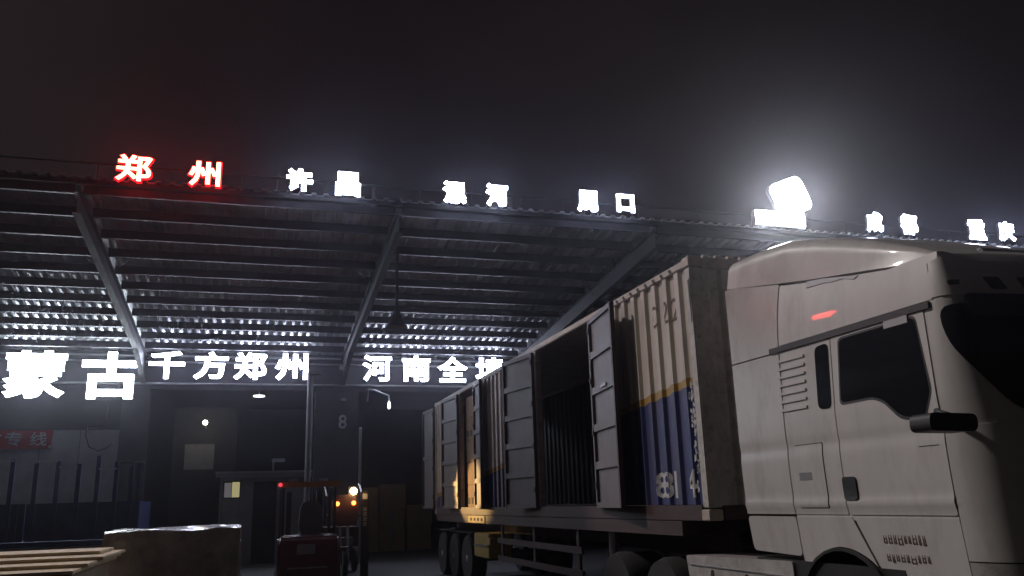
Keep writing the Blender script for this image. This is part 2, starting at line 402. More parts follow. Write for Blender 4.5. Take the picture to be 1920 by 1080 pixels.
# ------------------------------------------------------------------ warehouse behind
wh = thing('warehouse', 'long grey warehouse with numbered piers, dark open bays and a lit sign wall', 'warehouse', (2.7, 28.8, 0))
YB = 28.8
box('header_wall', (-16, YB, 5.55), (30, YB+.3, 6.76), 'wallgrey', wh)
for z in (6.62, 6.42, 5.72):
    MB().tube([(-16, YB-.1, z), (30, YB-.1, z)], .035, 6).build('wall_rail', 'metal', wh)
piers = [(-10.4, -9.0), (-4.1, -3.3), (1.86, 3.3), (8.2, 9.4), (14.2, 15.6), (20.4, 21.7)]
for a, b in piers: box('pier', (a, YB+.003, 0), (b, YB+.45, 5.547), 'wallgrey', wh)
num = meshobj('pier_number', glyph('8', .27, .47, .012), 'textgrey', wh, Vector((2.78, YB-.004, 4.5))-wh.location)
box('wall_lamp', (2.7, YB-.08, 5.2), (2.88, YB-.003, 5.28), 'plate', wh)
# left bay is walled: off-white below, dark above
box('upper_wall', (-9.0, YB+.02, 4.28), (-4.1, YB+.25, 5.547), 'dark', wh)
box('lower_wall', (-9.0, YB+.05, 0), (-4.1, YB+.25, 4.276), 'wallwhite', wh)
for x in (-7.6, -6.3, -5.2): box('wall_joint', (x-.01, YB+.044, 0), (x+.01, YB+.0495, 4.27), 'wallgrey', wh)
# interior
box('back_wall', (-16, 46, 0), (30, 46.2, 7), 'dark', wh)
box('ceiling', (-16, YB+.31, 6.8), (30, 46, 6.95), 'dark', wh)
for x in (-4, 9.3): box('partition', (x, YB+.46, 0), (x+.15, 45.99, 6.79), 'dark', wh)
# round steel post in front of the wall
cp = thing('steel_post', 'round grey steel post standing left of the pier with number 8', 'post', (1.63, 27.9, 0))
MB().tube([(1.63, 27.9, 0), (1.63, 27.9, 5.95)], .1, 14).build('shaft', 'wallwhite', cp, 60)
MB().lathe([(.1, 0), (.18, 0), (.18, .03), (.1, .03)], (1.63, 27.9, 0), 'z', 14).build('base_plate', 'metal', cp)
box('cap_plate', (1.45, 27.75, 5.951), (1.95, 28.05, 5.98), 'metal', cp)
pp = thing('white_pipe', 'thin white pipe standing at the right edge of the pier with number 8', 'pipe', (3.3, 28.1, 0))
MB().tube([(3.3, 28.1, 0), (3.3, 28.1, 4.2)], .05, 10).build('shaft', 'wallwhite', pp, 60)
MB().lathe([(.055, 0), (.06, .02), (.03, .05)], (3.3, 28.1, 4.2), 'z', 10).build('cap', 'metal', pp)
# bracket tube lamp right of pier
bl = thing('bracket_lamp', 'bent pipe bracket with a small white lamp under the sign wall', 'lamp', (3.6, 28.6, 5.3))
MB().tube([(3.6, 28.8, 5.2), (3.6, 28.5, 5.56), (3.75, 28.3, 5.52), (4.22, 28.1, 5.3), (4.24, 28.1, 5.12)], .028, 8).build('bracket', 'metal', bl, 60)
MB().lathe([(.02, .26), (.045, .2), (.055, .06), (.03, 0)], (4.24, 28.1, 4.86), 'z', 10).build('lamp_tube', 'tube', bl)
# camera on wall
sc_ = thing('security_camera', 'small security camera fixed on the sign wall above number 8', 'camera', (2.7, 28.7, 6.25))
MB().tube([(2.7, 28.7, 6.36), (2.7, 28.45, 6.36)], .03, 8).build('arm', 'plate', sc_)
box('camera_body', (2.6, 28.2, 6.2), (2.8, 28.45, 6.33), 'plate', sc_, .02)
# lamps inside
def lamp_pt(loc, power, col, parent, r=.05):
    l = bpy.data.lights.new('lamp_light', 'POINT'); l.energy = power; l.color = col; l.shadow_soft_size = r
    o = bpy.data.objects.new('lamp_light', l); o.location = Vector(loc)-base(parent); link(o, parent)
il = thing('bulkhead_lamp', 'small bright yellowish lamp on the dark wall of the open bay', 'lamp', (-1.66, 30.3, 4.6))
MB().lathe([(.02, -.1), (.07, -.06), (.075, 0), (.05, .04)], (-1.66, 30.2, 4.62), 'y', 14).build('bulb', 'bulb', il)
MB().tube([(-1.66, 30.26, 4.62), (-1.66, 30.55, 4.7), (-1.66, 30.9, 4.5)], .02, 6).build('arm', 'metal', il)
lamp_pt((-1.66, 30.05, 4.6), 1.2, (1, .9, .65), il)
bb = box('partition_board', (-2.7, 30.9, 0), (-.62, 31.0, 5.2), 'dark'); tag(bb, 'dark board partition carrying the small yellowish lamp', 'partition')
cl = thing('ceiling_lamp', 'small round lit ceiling lamp inside the dark bay', 'lamp', (.05, 33, 6.0))
MB().lathe([(.05, .06), (.2, .04), (.22, 0)], (.05, 33, 5.86), 'z', 18).build('diffuser', 'ceil', cl)
MB().tube([(.05, 33, 5.92), (.05, 33, 6.8)], .015, 6).build('rod', 'metal', cl)
# poster
ps = MB().box((-2.3, 30.87, 3.1), (-1.35, 30.895, 3.95)).build('poster', 'cabin'); tag(ps, 'square pale sheet pinned to the partition under the yellowish lamp', 'poster')

# office cabin inside the bay
oc = thing('office_cabin', 'small pale site office with flat roof, dark doorway and lit window', 'cabin', (.4, 30.2, 0))
y0 = 29.7
def wallpiece(x0, x1, z0, z1): box('wall', (x0, y0, z0), (x1, y0+.08, z1), 'cabin', oc)
wallpiece(-1.06, -.96, 0, 2.76); wallpiece(-.95, -.42, 0, 2.1); wallpiece(-.95, -.42, 2.64, 2.76); wallpiece(-.41, 0, 0, 2.76); wallpiece(.01, .74, 2.62, 2.76); wallpiece(.75, 1.75, 0, 2.76)
box('roof', (-1.2, y0-.12, 2.765), (1.95, y0+2, 2.93), 'cabin', oc)
box('roof_edge', (-1.22, y0-.14, 2.9), (1.97, y0-.122, 2.96), 'metal', oc)
box('back_wall', (-1.06, y0+1.8, 0), (1.75, y0+1.88, 2.76), 'dark', oc)
w1 = box('window', (-.94, y0+.02, 2.11), (-.43, y0+.05, 2.63), 'black', oc)
box('pane', (-.92, y0+.008, 2.13), (-.70, y0+.019, 2.6), 'winlit2', w1); box('pane', (-.68, y0+.008, 2.13), (-.44, y0+.019, 2.62), 'winlit', w1)
box('doorway', (.02, y0+.09, 0), (.73, y0+.12, 2.6), 'black', oc)
ac = thing('roof_spotlight', 'small bent spotlight on the office cabin roof', 'lamp', (.62, y0, 2.93))
MB().tube([(.6, y0, 2.93), (.6, y0, 3.25)], .03, 6).build('stem', 'metal', ac); box('head', (.55, y0-.1, 3.25), (.98, y0+.06, 3.36), 'plate', ac, .02)

# banner and things at the left wall
bn = thing('banner', 'long red cloth banner with white characters on the off-white wall', 'banner', (-7.2, YB-.05, 4))
def bmap(u, z, off): return Vector((u, YB-.03-.02*math.sin(u*4.1)-.015*math.sin(z*5+u)-off, z))
panel('cloth', [(-8.95, 3.72), (-5.98, 3.70), (-5.95, 4.26), (-8.95, 4.28)], 0, .004, bmap, 'red', bn, .15, .15)
for ch, x in (('蒙', -8.5), ('古', -7.56), ('专', -7.0), ('线', -6.33)):
    me = glyph(ch, .46, .42, 0, flat=.008)
    for v in me.vertices: v.co = bmap(v.co.x+x, v.co.z+4.0, .012) - bn.location
    meshobj('banner_character', me, 'textgrey', bn)
MB().lathe([(.03, 0), (.06, .04), (.05, .1), (.02, .14)], (-5.98, YB-.12, 3.66), 'z', 8).build('tie', 'plate', bn)
sp = thing('loudspeaker', 'dark boxy loudspeaker hanging under the big character 古 with a looped cable', 'loudspeaker', (-4.75, YB-.3, 4.4))
MB().prism([(-5.05, 5.0), (-4.45, 5.0), (-4.5, 4.42), (-5.0, 4.42)], 'y', YB-.35, YB-.05).build('speaker_body', 'black', sp)
MB().tube([(-5.0, YB-.1, 4.45), (-5.02, YB-.08, 4.1), (-4.9, YB-.07, 3.75), (-4.65, YB-.07, 3.62), (-4.45, YB-.07, 3.7), (-4.25, YB-.07, 3.85)], .025, 6).build('cable', 'black', sp, 60)

# ------------------------------------------------------------------ blue stake-sided trailer at the left wall
st = thing('stake_trailer', 'dark blue stake-sided goods trailer parked along the off-white wall', 'trailer', (-5.2, 24.6, 0))
sx0, sx1, sy0, sy1 = -10.2, -2.75, 23.4, 25.7
box('bed', (sx0, sy0, 1.0), (sx1, sy1, 1.12), 'blue', st)
for x0, x1 in ((-10.2, -7.75), (-7.74, -5.25), (-5.24, -2.75)):
    b_ = box('side_board', (x0+.01, sy0-.04, 1.13), (x1-.01, sy0, 2.02), 'blue', st)
    for i in range(6):
        xx = x0+.2+i*(x1-x0-.4)/5; box('rib', (xx-.03, sy0-.07, 1.14), (xx+.03, sy0-.041, 2.0), 'blue', b_)
    box('side_board', (x0+.01, sy1, 1.13), (x1-.01, sy1+.04, 2.02), 'blue', st)
box('tail_board', (sx1, sy0-.04, 1.13), (sx1+.04, sy1+.04, 2.02), 'blue', st)
xs_ = [-9.6, -8.9, -8.1, -7.3, -6.6, -6.0, -5.62, -5.1, -4.62, -4.15, -3.72, -3.3, -2.95, -2.77]
for i, x in enumerate(xs_):
    h = [3.02, 2.95, 3.08, 2.98][i % 4] if i != 10 else 3.15
    box('stake', (x-.05, sy0-.12, 1.2), (x+.05, sy0-.075, h), 'blue', st)
for x0, x1, z in ((-9.6, -8.1, 3.0), (-7.3, -6.05, 2.98), (-5.95, -5.6, 3.02), (-5.1, -4.65, 3.0), (-4.6, -4.2, 2.86), (-3.7, -3.3, 2.8), (-3.28, -2.96, 2.98), (-3.28, -2.96, 2.9), (-2.94, -2.66, 2.95)):
    box('top_rail', (x0, sy0-.17, z), (x1, sy0-.121, z+.04), 'metal', st)
box('frame_rail', (sx0, sy0-.02, .88), (sx1+.1, sy0+.1, .99), 'metal', st)
def make_wheel(name, r, w, parent, loc, side=-1, tm='rubber'):
    """lathe about x; outside face towards side"""
    p = Vector(loc)
    ty = MB().lathe([(r*.58, -w/2), (r*.93, -w/2), (r, -w*.36), (r, w*.36), (r*.93, w/2), (r*.58, w/2)], p, 'x', 32).build(name, tm, parent, 35)
    s = side*w/2
    MB().lathe([(r*.575, s*.2), (r*.57, s*.85), (r*.5, s*.6), (r*.3, s*.45), (r*.2, s*.9), (r*.12, s*1.05), (.01, s*1.05)][::-1], p, 'x', 24).build('rim', 'rim', ty, 35)
    bo = MB()
    for i in range(10):
        a = i*.6283; bo.lathe([(.016, s*.5), (.016, s*.72), (.006, s*.74)], p+Vector((0, r*.4*math.cos(a), r*.4*math.sin(a))), 'x', 6)
    bo.build('wheel_nuts', 'metal', ty)
    return ty
for x in (-8.6, -4.3):
    for y in (sy0+.35, sy1-.35):
        MB().lathe([(.3, -.12), (.46, -.12), (.5, -.07), (.5, .07), (.46, .12), (.3, .12)], (x, y, .5), 'y', 24).build('wheel', 'rubber', st, 35)

# ------------------------------------------------------------------ container on the trailer
XS, XF = 4.58, 7.03            # near and far side
Y0, Y1 = 8.05, 22.2            # front and rear ends
Z0, Z1 = 1.47, 4.36
ct = thing('shipping_container', 'long weathered side-opening container with cream top and blue bottom, several side doors open', 'container', ((XS+XF)/2, 15, Z0))
def contmat():
    m = bpy.data.materials.new('container_paint'); t, N, L, b = nodes(m)
    co = N.new('ShaderNodeTexCoord'); sx = N.new('ShaderNodeSeparateXYZ'); L.new(co.outputs['Object'], sx.inputs[0])
    def mth(op, a, bb):
        q = N.new('ShaderNodeMath'); q.operation = op
        for i, v in enumerate((a, bb)):
            if isinstance(v, (int, float)): q.inputs[i].default_value = v
            else: L.new(v, q.inputs[i])
        return q.outputs[0]
    wob = N.new('ShaderNodeTexNoise'); wob.inputs['Scale'].default_value = 9; L.new(co.outputs['Object'], wob.inputs['Vector'])
    # height of paint border: local y (container origin y=15, z=Z0)
    line = mth('ADD', mth('MULTIPLY', sx.outputs[1], -.075), 1.51-.075*6.9)   # z_local of stripe centre
    line = mth('ADD', line, mth('MULTIPLY', mth('SUBTRACT', wob.outputs[0], .5), .05))
    d = mth('SUBTRACT', sx.outputs[2], line)
    up = mth('GREATER_THAN', d, .045); lo = mth('LESS_THAN', d, -.045)
    n1 = N.new('ShaderNodeTexNoise'); n1.inputs['Scale'].default_value = 2.5; n1.inputs['Detail'].default_value = 8; n1.inputs['Roughness'].default_value = .7
    mp = N.new('ShaderNodeMapping'); mp.inputs['Scale'].default_value = (1, 1.5, .35); L.new(co.outputs['Object'], mp.inputs[0]); L.new(mp.outputs[0], n1.inputs['Vector'])
    def mix(f, a, bb):
        q = N.new('ShaderNodeMix'); q.data_type = 'RGBA'; L.new(f, q.inputs[0])
        for i, v in ((6, a), (7, bb)):
            if isinstance(v, tuple): q.inputs[i].default_value = (*v, 1)
            else: L.new(v, q.inputs[i])
        return q.outputs[2]
    c = mix(up, (.42, .25, .045), (.62, .55, .48)); c = mix(lo, c, (.035, .047, .17))
    r = N.new('ShaderNodeMapRange'); r.inputs[1].default_value = .48; r.inputs[2].default_value = .8; r.inputs[4].default_value = .65; L.new(n1.outputs[0], r.inputs[0])
    c = mix(r.outputs[0], c, (.15, .11, .09))
    n2 = N.new('ShaderNodeTexNoise'); n2.inputs['Scale'].default_value = 14; n2.inputs['Detail'].default_value = 6; n2.inputs['Roughness'].default_value = .75; L.new(co.outputs['Object'], n2.inputs['Vector'])
    r2 = N.new('ShaderNodeMapRange'); r2.inputs[1].default_value = .66; r2.inputs[2].default_value = .7; r2.inputs[4].default_value = .8; L.new(n2.outputs[0], r2.inputs[0])
    c = mix(r2.outputs[0], c, (.16, .09, .055))
    L.new(c, b.inputs['Base Color']); b.inputs['Roughness'].default_value = .55
    bp = N.new('ShaderNodeBump'); bp.inputs['Strength'].default_value = .15; bp.inputs['Distance'].default_value = .02; L.new(n1.outputs[0], bp.inputs['Height']); L.new(bp.outputs[0], b.inputs['Normal'])
    return m
M['cont'] = contmat()
CP, CD = .3, .036
def corr(y):
    t = ((y-Y0) % CP)/CP
    if t < .32: return 0
    if t < .45: return CD*(t-.32)/.13
    if t < .87: return CD
    return CD*(1-(t-.87)/.13)
def corr_wall(y0, y1, z0, z1, x, name='side_wall', parent=ct, m='cont'):
    ys = [y0]
    k = math.floor((y0-Y0)/CP)
    while True:
        done = False
        for f in (0, .32, .45, .87):
            y = Y0+(k+f)*CP
            if y > y0+1e-3 and y < y1-1e-3: ys.append(y)
            if y >= y1: done = True
        k += 1
        if done: break
    ys.append(y1)
    mb = MB(); T = .004
    A = [[mb.bm.verts.new((x+corr(y)+o, y, z)) for y in ys] for o in (0, T) for z in (z0, z1)]
    a0, a1, b0, b1 = A
    for i in range(len(ys)-1):
        mb.bm.faces.new((a0[i], a0[i+1], a1[i+1], a1[i])); mb.bm.faces.new((b0[i], b1[i], b1[i+1], b0[i+1]))
        mb.bm.faces.new((a0[i], b0[i], b0[i+1], a0[i+1])); mb.bm.faces.new((a1[i], a1[i+1], b1[i+1], b1[i]))
    mb.bm.faces.new((a0[0], a1[0], b1[0], b0[0])); mb.bm.faces.new((a0[-1], b0[-1], b1[-1], a1[-1]))
    return mb.build(name, m, parent)
op1, op2 = (11.0, 13.58), (17.8, 19.3)
for a, b in ((Y0+.14, op1[0]-.06), (op1[1]+.1, op2[0]-.06), (op2[1]+.1, Y1-.14)):
    corr_wall(a+.002, b-.002, Z0+.165, Z1-.115, XS+.012)
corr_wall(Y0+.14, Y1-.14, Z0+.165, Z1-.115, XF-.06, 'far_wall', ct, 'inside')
for x in (XS, XF-.1):
    box('top_rail', (x, Y0+.16, Z1-.11), (x+.09, Y1-.16, Z1-.02), 'rail', ct, .012)
    box('bottom_rail', (x+.003, Y0+.16, Z0), (x+.09, Y1-.16, Z0+.16), 'chassis', ct)
    for y in (Y0, Y1-.14): box('corner_post', (x+.002, y, Z0+.13), (x+.14, y+.138, Z1-.13), 'post', ct, .012)
    for y in (Y0-.004, Y1-.17):
        for z in (Z0-.003, Z1-.118):
            cc = MB().box((x-.004, y, z), (x+.16, y+.174, z+.118), .01)
            cc.build('corner_casting', 'rail', ct)
for a in (op1[0]-.06, op1[1], op2[0]-.06, op2[1]): box('door_post', (XS+.004, a, Z0+.162), (XS+.1, a+.06 if a in (op1[0]-.06, op2[0]-.06) else a+.1, Z1-.112), 'post', ct, .008)
box('roof_panel', (XS+.09, Y0+.02, Z1-.06), (XF-.09, Y1-.02, Z1-.045), 'rail', ct)
box('floor', (XS+.095, Y0+.1, Z0+.1), (XF-.095, Y1-.1, Z0+.15), 'floorwood', ct)
# front end wall, corrugated, seen in the gap behind the cab
mb = MB(); xs = []; x = XS+.145
while x < XF-.15:
    for f, d in ((0, 0), (.1, 0), (.14, .04), (.24, .04)):
        if x+f < XF-.145: xs.append((x+f, d))
    x += .28
xs.append((XF-.145, 0))
poly = [(px, Y0+.03+d) for px, d in xs] + [(px, Y0+.034+d) for px, d in xs[::-1]]
mb.prism(poly, 'z', Z0+.13, Z1-.13).build('front_wall', 'post', ct)
box('front_top_rail', (XS+.165, Y0, Z1-.12), (XF-.165, Y0+.08, Z1-.01), 'rail', ct, .01)
box('front_bottom_rail', (XS+.165, Y0, Z0), (XF-.165, Y0+.08, Z0+.15), 'chassis', ct, .01)
# vents holes on top rail
vb = MB()
for i in range(9): vb.prism([(Y0+.4+i*.22, Z1-.095), (Y0+.46+i*.22, Z1-.095), (Y0+.5+i*.22, Z1-.045), (Y0+.44+i*.22, Z1-.045)], 'x', XS-.004, XS-.001)
vb.build('vent_slots', 'seam', ct)
for i in range(12):
    box('lashing_loop', (XS+.2+.16*i, Y0+.012, Z1-.008), (XS+.27+.16*i, Y0+.06, Z1+.03), 'rail', ct)
# door leaves: local frame: width along +d, ribs
def leaf(y, sgn, wdt, ang, m='leaf', nr=4, out=.0, zt=Z1-.13, zb=Z0+.14, lab=None):
    h = thing_part = bpy.data.objects.new('door_leaf', None); h.location = Vector((XS-.012-out, y, 0))-ct.location; link(h, ct)
    a = R(ang); ux, uy = -math.sin(a), sgn*math.cos(a); nx, ny = -math.cos(a), -sgn*math.sin(a)
    def P(w, z, o): return Vector((ux*w+nx*o, uy*w+ny*o, z))
    def bx(name, w0, w1, z0, z1, o0, o1, mm, par):
        mb = MB(); v = [mb.bm.verts.new(P(*q)) for q in ((w0,z0,o0),(w1,z0,o0),(w1,z1,o0),(w0,z1,o0),(w0,z0,o1),(w1,z0,o1),(w1,z1,o1),(w0,z1,o1))]
        for f in ((0,1,2,3),(4,7,6,5),(0,4,5,1),(1,5,6,2),(2,6,7,3),(3,7,4,0)): mb.bm.faces.new([v[i] for i in f])
        return mb.build(name, mm, par, local=True)
    bx('sheet', .06, wdt-.06, zb+.06, zt-.06, 0, .012, m, h)
    bx('stile', 0, .058, zb, zt, -.01, .05, m, h); bx('stile', wdt-.058, wdt, zb, zt, -.01, .05, 'chassis', h)
    for i in range(nr+2):
        z = zb + (zt-zb-.07)*i/(nr+1)
        hh = .07 if i in (0, nr+1) else .1
        bx('rail', .06, wdt-.06, z, z+hh, .0125, .045, m, h)
    for i in range(4): bx('hinge', .0, .05, zb+.25+i*.72, zb+.34+i*.72, .0505, .06, 'chassis', h)
    if wdt > 1.19 and sgn < 0: bx('lock_handle', wdt*.5, wdt*.7, 3.18, 3.215, .046, .066, 'rim', h)
    return h
leaf(op1[0]-.02, -1, 1.22, 8)
leaf(op1[1]+.06, 1, 1.2, 9)
leaf(op2[0]-.02, -1, .95, 6)
leaf(op2[1]+.06, 1, 1.25, 5)
leaf(Y1-.02, 1, 1.15, 3, nr=1)
# paint marks
def side_text(body, y_left, z, w, h, m, bold=.0):
    """reads from the near side (viewer at -x): left = larger y"""
    me = glyph(body, w, h, 0, flat=bold)
    bm = bmesh.new(); bm.from_mesh(me)
    for k in range(1, int(w/.03)):
        bmesh.ops.bisect_plane(bm, geom=bm.verts[:]+bm.edges[:]+bm.faces[:], plane_co=(-w/2+k*.03, 0, 0), plane_no=(1, 0, 0), dist=1e-6)
    for v in bm.verts:
        yy = y_left-(v.co.x+w/2)
        v.co = Vector((XS+.012+corr(yy)-.004, yy, z+v.co.z))-ct.location
    bm.to_mesh(me); bm.free()
    return meshobj('painted_number', me, m, ct)
for ch_, y_ in (('8', 9.27), ('8', 9.08), ('1', 8.86), ('4', 8.5)): side_text(ch_, y_, 1.86, .09 if ch_ == '1' else .19, .3, 'letterw', .012)
for ch_, y_ in (('C', 9.12), ('2', 8.82), ('2', 8.62)): side_text(ch_, y_, 3.85, .18, .27, 'rust')
# dark scuffs on the front corner
random.seed(3)
sc2 = MB()
for i in range(46):
    z = random.uniform(1.75, 2.95); y = Y0+.145+random.uniform(0, .08); s = random.uniform(.01, .045)
    sc2.prism([(y, z), (y+s, z+random.uniform(-.02, .02)), (y+s*.7, z+s*1.6), (y-s*.2, z+s)], 'x', XS+.0085, XS+.0115)
tag(sc2.build('paint_chips', 'letterw', ct), kind='stuff')
ds = MB()
for p in ([(Y0+.06, 4.08), (Y0+.02, 4.1), (Y0+.015, 3.9), (Y0+.03, 3.6), (Y0+.04, 3.6)],): ds.prism(p, 'x', XS-.0015, XS+.001)
ds.build('scratch', 'seam', ct)
# goods in the container
def carton(x0, y0_, z0, x1, y1_, z1, lab, marks=True):
    t = thing('carton', lab, 'carton', ((x0+x1)/2, (y0_+y1_)/2, z0), 0, 'cartons in the container')
    box('box_body', (x0, y0_, z0), (x1, y1_, z1), 'card', t, .01)
    if marks:
        for i in range(3):
            yy = y1_-.2-i*.3; box('printed_mark', (x0-.002, yy-.09, z0+.08), (x0-.0005, yy+.09, z0+.22), 'cardink', t)
zf = Z0+.151
labs = ['bottom', 'second', 'third', 'fourth', 'top']
for i in range(5):
    carton(XS+.13, 17.9, zf+i*.5, XS+1.2, 19.2, zf+.495+i*.5, 'brown carton in the narrow container opening, ' + ['lowest of its stack', 'second from the bottom of its stack', 'middle one of its stack', 'second from the top of its stack', 'topmost of its stack'][i], i in (0, 3))

bay = [(3.75, 0, .95, .8, 'lowest of the left column'), (3.8, .81, .9, .75, 'middle of the left column'), (3.72, 1.57, .95, .85, 'topmost of the left column'), (4.75, 0, 1.0, .85, 'lowest of the middle column'), (4.8, .86, .9, .7, 'middle of the middle column'), (4.78, 1.57, 1.0, .95, 'topmost of the middle column'), (5.85, 0, .95, .9, 'lowest of the right column'), (5.82, .91, 1.0, .8, 'topmost of the right column')]
for x_, z_, w_, h_, lb in bay:
    t_ = thing('carton', 'dim brown carton in the dark bay, ' + lb, 'carton', (x_+w_/2, 34.1, z_), 0, 'cartons stacked in the dark bay')
    box('box_body', (x_, 33.7+random.uniform(0, .12), z_), (x_+w_, 34.6, z_+h_), 'card', t_, .015)
    box('tape', (x_+w_/2-.03, 33.69, z_+.02), (x_+w_/2+.03, 33.699, z_+h_-.02), 'cabin', t_)
# ------------------------------------------------------------------ trailer chassis
tr = thing('container_trailer', 'dark skeletal trailer with three axles carrying the container', 'trailer', ((XS+XF)/2, 15, 0))
for x in (XS+.55, XF-.68): box('main_beam', (x, 8.6, 1.1), (x+.13, 22.1, 1.44), 'chassis', tr)
for y in (8.9, 11.5, 14, 16.5, 19, 21.9): box('cross_member', (XS+.05, y, 1.3), (XF-.05, y+.15, 1.44), 'chassis', tr)
box('side_beam', (XS+.01, 8.7, 1.3), (XS+.048, 22, 1.46), 'chassis', tr)
gd = MB()
for z in (.62, .95): gd.box((XS+.04, 11.9, z), (XS+.08, 16.4, z+.1))
gd.build('side_guard', 'chassis', tr)
for y in (12.1, 14.2, 16.2): box('guard_post', (XS+.083, y, .6), (XS+.12, y+.1, 1.29), 'chassis', tr)
MB().tube([(XS+.3, 11.3, 1.28), (XS+.3, 11.3, .25)], .07, 10).build('landing_leg', 'metal', tr); box('landing_foot', (XS+.18, 11.15, .0), (XS+.42, 11.45, .25), 'metal', tr)
tb = box('toolbox', (XS+.02, 17.0, .62), (XS+.5, 18.2, 1.1), 'yellow', tr, .02); box('lid_bar', (XS, 17.05, .84), (XS+.019, 18.15, .88), 'metal', tb)
box('lamp_bracket', (XS-.02, 16.75, .9), (XS+.1, 16.95, 1.02), 'yellow', tr, .01)
for i in range(3): make_wheel('wheel', .52, .34, tr, (XS+.22, 19.0+1.3*i, .52)); make_wheel('wheel', .52, .34, tr, (XF-.22, 19.0+1.3*i, .52), 1)
for i in range(3): MB().tube([(XS+.3, 19.0+1.3*i, .52), (XF-.3, 19.0+1.3*i, .52)], .07, 8).build('axle', 'chassis', tr)
box('mudguard', (XS+.05, 18.5, 1.07), (XS+.42, 22.0, 1.09), 'black', tr)
mk = box('marker_plate', (XS-.006, 17.2, 1.31), (XS+.008, 18.6, 1.45), 'yellow', tr)
for i in range(4): box('printed_mark', (XS-.009, 17.35+.3*i, 1.35), (XS-.0065, 17.5+.3*i, 1.41), 'cardink', mk)

# ------------------------------------------------------------------ tractor unit
tk = thing('tractor_truck', 'white high-roof articulated lorry tractor with dark windows, coupled to the container trailer', 'truck', (5.8, 6, 0))
YR = 7.35; LS = 2.60; RC = .37; HW = (XF-XS)/2; FR = 2*(HW-RC); ARC = RC*math.pi/2
UT = 2*LS+2*ARC+FR
def rk(z): return 0 if z < 2.0 else (.15*(z-2.0) if z < 3.05 else .1575+.15*(z-3.05)+.9*(z-3.05)**2)
def th(z): return .045*((2.1-min(z, 2.1))/.9)**2 - .012*math.exp(-((z-1.63)/.035)**2) + .008*math.exp(-((z-2.12)/.05)**2) + th0(z)
def th0(z): return 0 if z < 2.35 else (.06*(z-2.35) if z < 3.02 else .04+.06*(z-3.02)+.26*(z-3.02)**2)
def cab(u, z, off):
    m = 1
    if u > UT/2: u = UT-u; m = -1
    if u <= LS: x, y, nx, ny, w = XS, YR-u, -1, 0, 0
    elif u <= LS+ARC:
        a = (u-LS)/RC; x = XS+RC-RC*math.cos(a); y = YR-LS-RC*math.sin(a); nx, ny, w = -math.cos(a), -math.sin(a), math.sin(a)
    else:
        t = u-LS-ARC; s = (t-FR/2)/(FR/2); x = XS+RC+t; y = YR-LS-RC-.06*(1-s*s); nx, ny, w = .06*s, -1, 1
    lean = min(1, max(0, u/1.25)); x += nx*off + (th(z)-th0(z)*(1-lean))*max(0, 1-w*.6); y += ny*off + rk(z)*w*w
    # lower front tucks in
    if m < 0: x = XS+XF-x
    return Vector((x, y, z))
def yz(*pts): return [(YR-p[0], p[1]) for p in pts]     # (y,z) on the near side -> (u,z)
def shell(name, u0, u1, z0, z1, m, nu=70, nz=18, off=0, cap=True):
    mb = MB(); us = sorted(set([u0+(u1-u0)*i/nu for i in range(nu+1)]))
    rows = [[mb.bm.verts.new(cab(u, z0+(z1-z0)*j/nz, off)) for u in us] for j in range(nz+1)]
    for A, B in zip(rows, rows[1:]):
        for i in range(len(us)-1): mb.bm.faces.new((A[i], A[i+1], B[i+1], B[i]))
        mb.bm.faces.new((A[-1], A[0], B[0], B[-1]))
    if cap: mb.bm.faces.new(rows[0][::-1]); mb.bm.faces.new(rows[-1])
    return mb.build(name, m, tk, 40)
shell('cab_shell', .78, UT-.78, 1.5, 3.40, 'white', nz=60)
# side air deflector behind the cab
for lo, hi, nm in ((1.545, 2.985, 'deflector_panel'), (3.0, 3.765, 'deflector_panel')):
    panel(nm, [(0, lo), (.765, lo), (.765, hi), (.0, hi)], -.035, .004, cab, 'white2', tk, dz=.04)
panel('deflector_panel', roundpoly([(0.02, 1.21), (.765, 1.19), (.765, 1.525), (0, 1.525)], .05), -.035, .004, cab, 'white2', tk)
# cab side: rear quarter, door, roof side
panel('side_panel', yz((6.565, 1.545), (5.87, 1.545), (5.865, 2.985), (6.565, 2.985)), .0, .006, cab, 'white', tk, dz=.03)
door = panel('door', roundpoly(yz((5.855, 1.545), (4.745, 1.545), (4.745, 2.16), (4.80, 2.985), (5.85, 2.985)), .02), .0, .008, cab, 'white', tk, dz=.03)
panel('roof_side', yz((6.565, 3.05), (4.7, 3.05), (4.74, 3.33), (5.7, 3.485), (6.565, 3.625)), -.01, .006, cab, 'white', tk, dz=.06)
panel('rain_rail', yz((6.7, 2.99), (4.73, 2.99), (4.73, 3.04), (6.7, 3.04)), .0, .022, cab, 'black', tk)
# windows
qw = panel('quarter_window', roundpoly(yz((6.07, 2.41), (5.90, 2.40), (5.89, 2.955), (6.07, 2.945)), .06), .0, .011, cab, 'glass', tk, smooth=60)
dw = panel('door_window', roundpoly(yz((5.77, 2.43), (5.40, 2.435), (5.27, 2.39), (5.12, 2.26), (4.90, 2.215), (4.81, 2.40), (4.89, 2.955), (5.74, 2.95)), .05), .008, .013, cab, 'glass', door, smooth=60)
fr_o = roundpoly(yz((5.79, 2.41), (5.40, 2.415), (5.28, 2.37), (5.13, 2.235), (4.89, 2.19), (4.79, 2.40), (4.88, 2.972), (5.76, 2.968)), .05)
panel('window_frame', fr_o, .0082, .0105, cab, 'black', door)
panel('sun_blind', yz((5.2, 2.93), (4.95, 2.93), (4.95, 2.99), (5.2, 2.99)), .014, .02, cab, 'plate', door)
panel('door_handle', roundpoly(yz((5.87, 1.66), (5.71, 1.66), (5.71, 1.84), (5.87, 1.84)), .03), .008, .02, cab, 'black', door)
panel('belt_trim', yz((4.99, 2.02), (4.80, 2.02), (4.80, 2.026), (4.99, 2.026)), .0085, .0095, cab, 'seam', door)
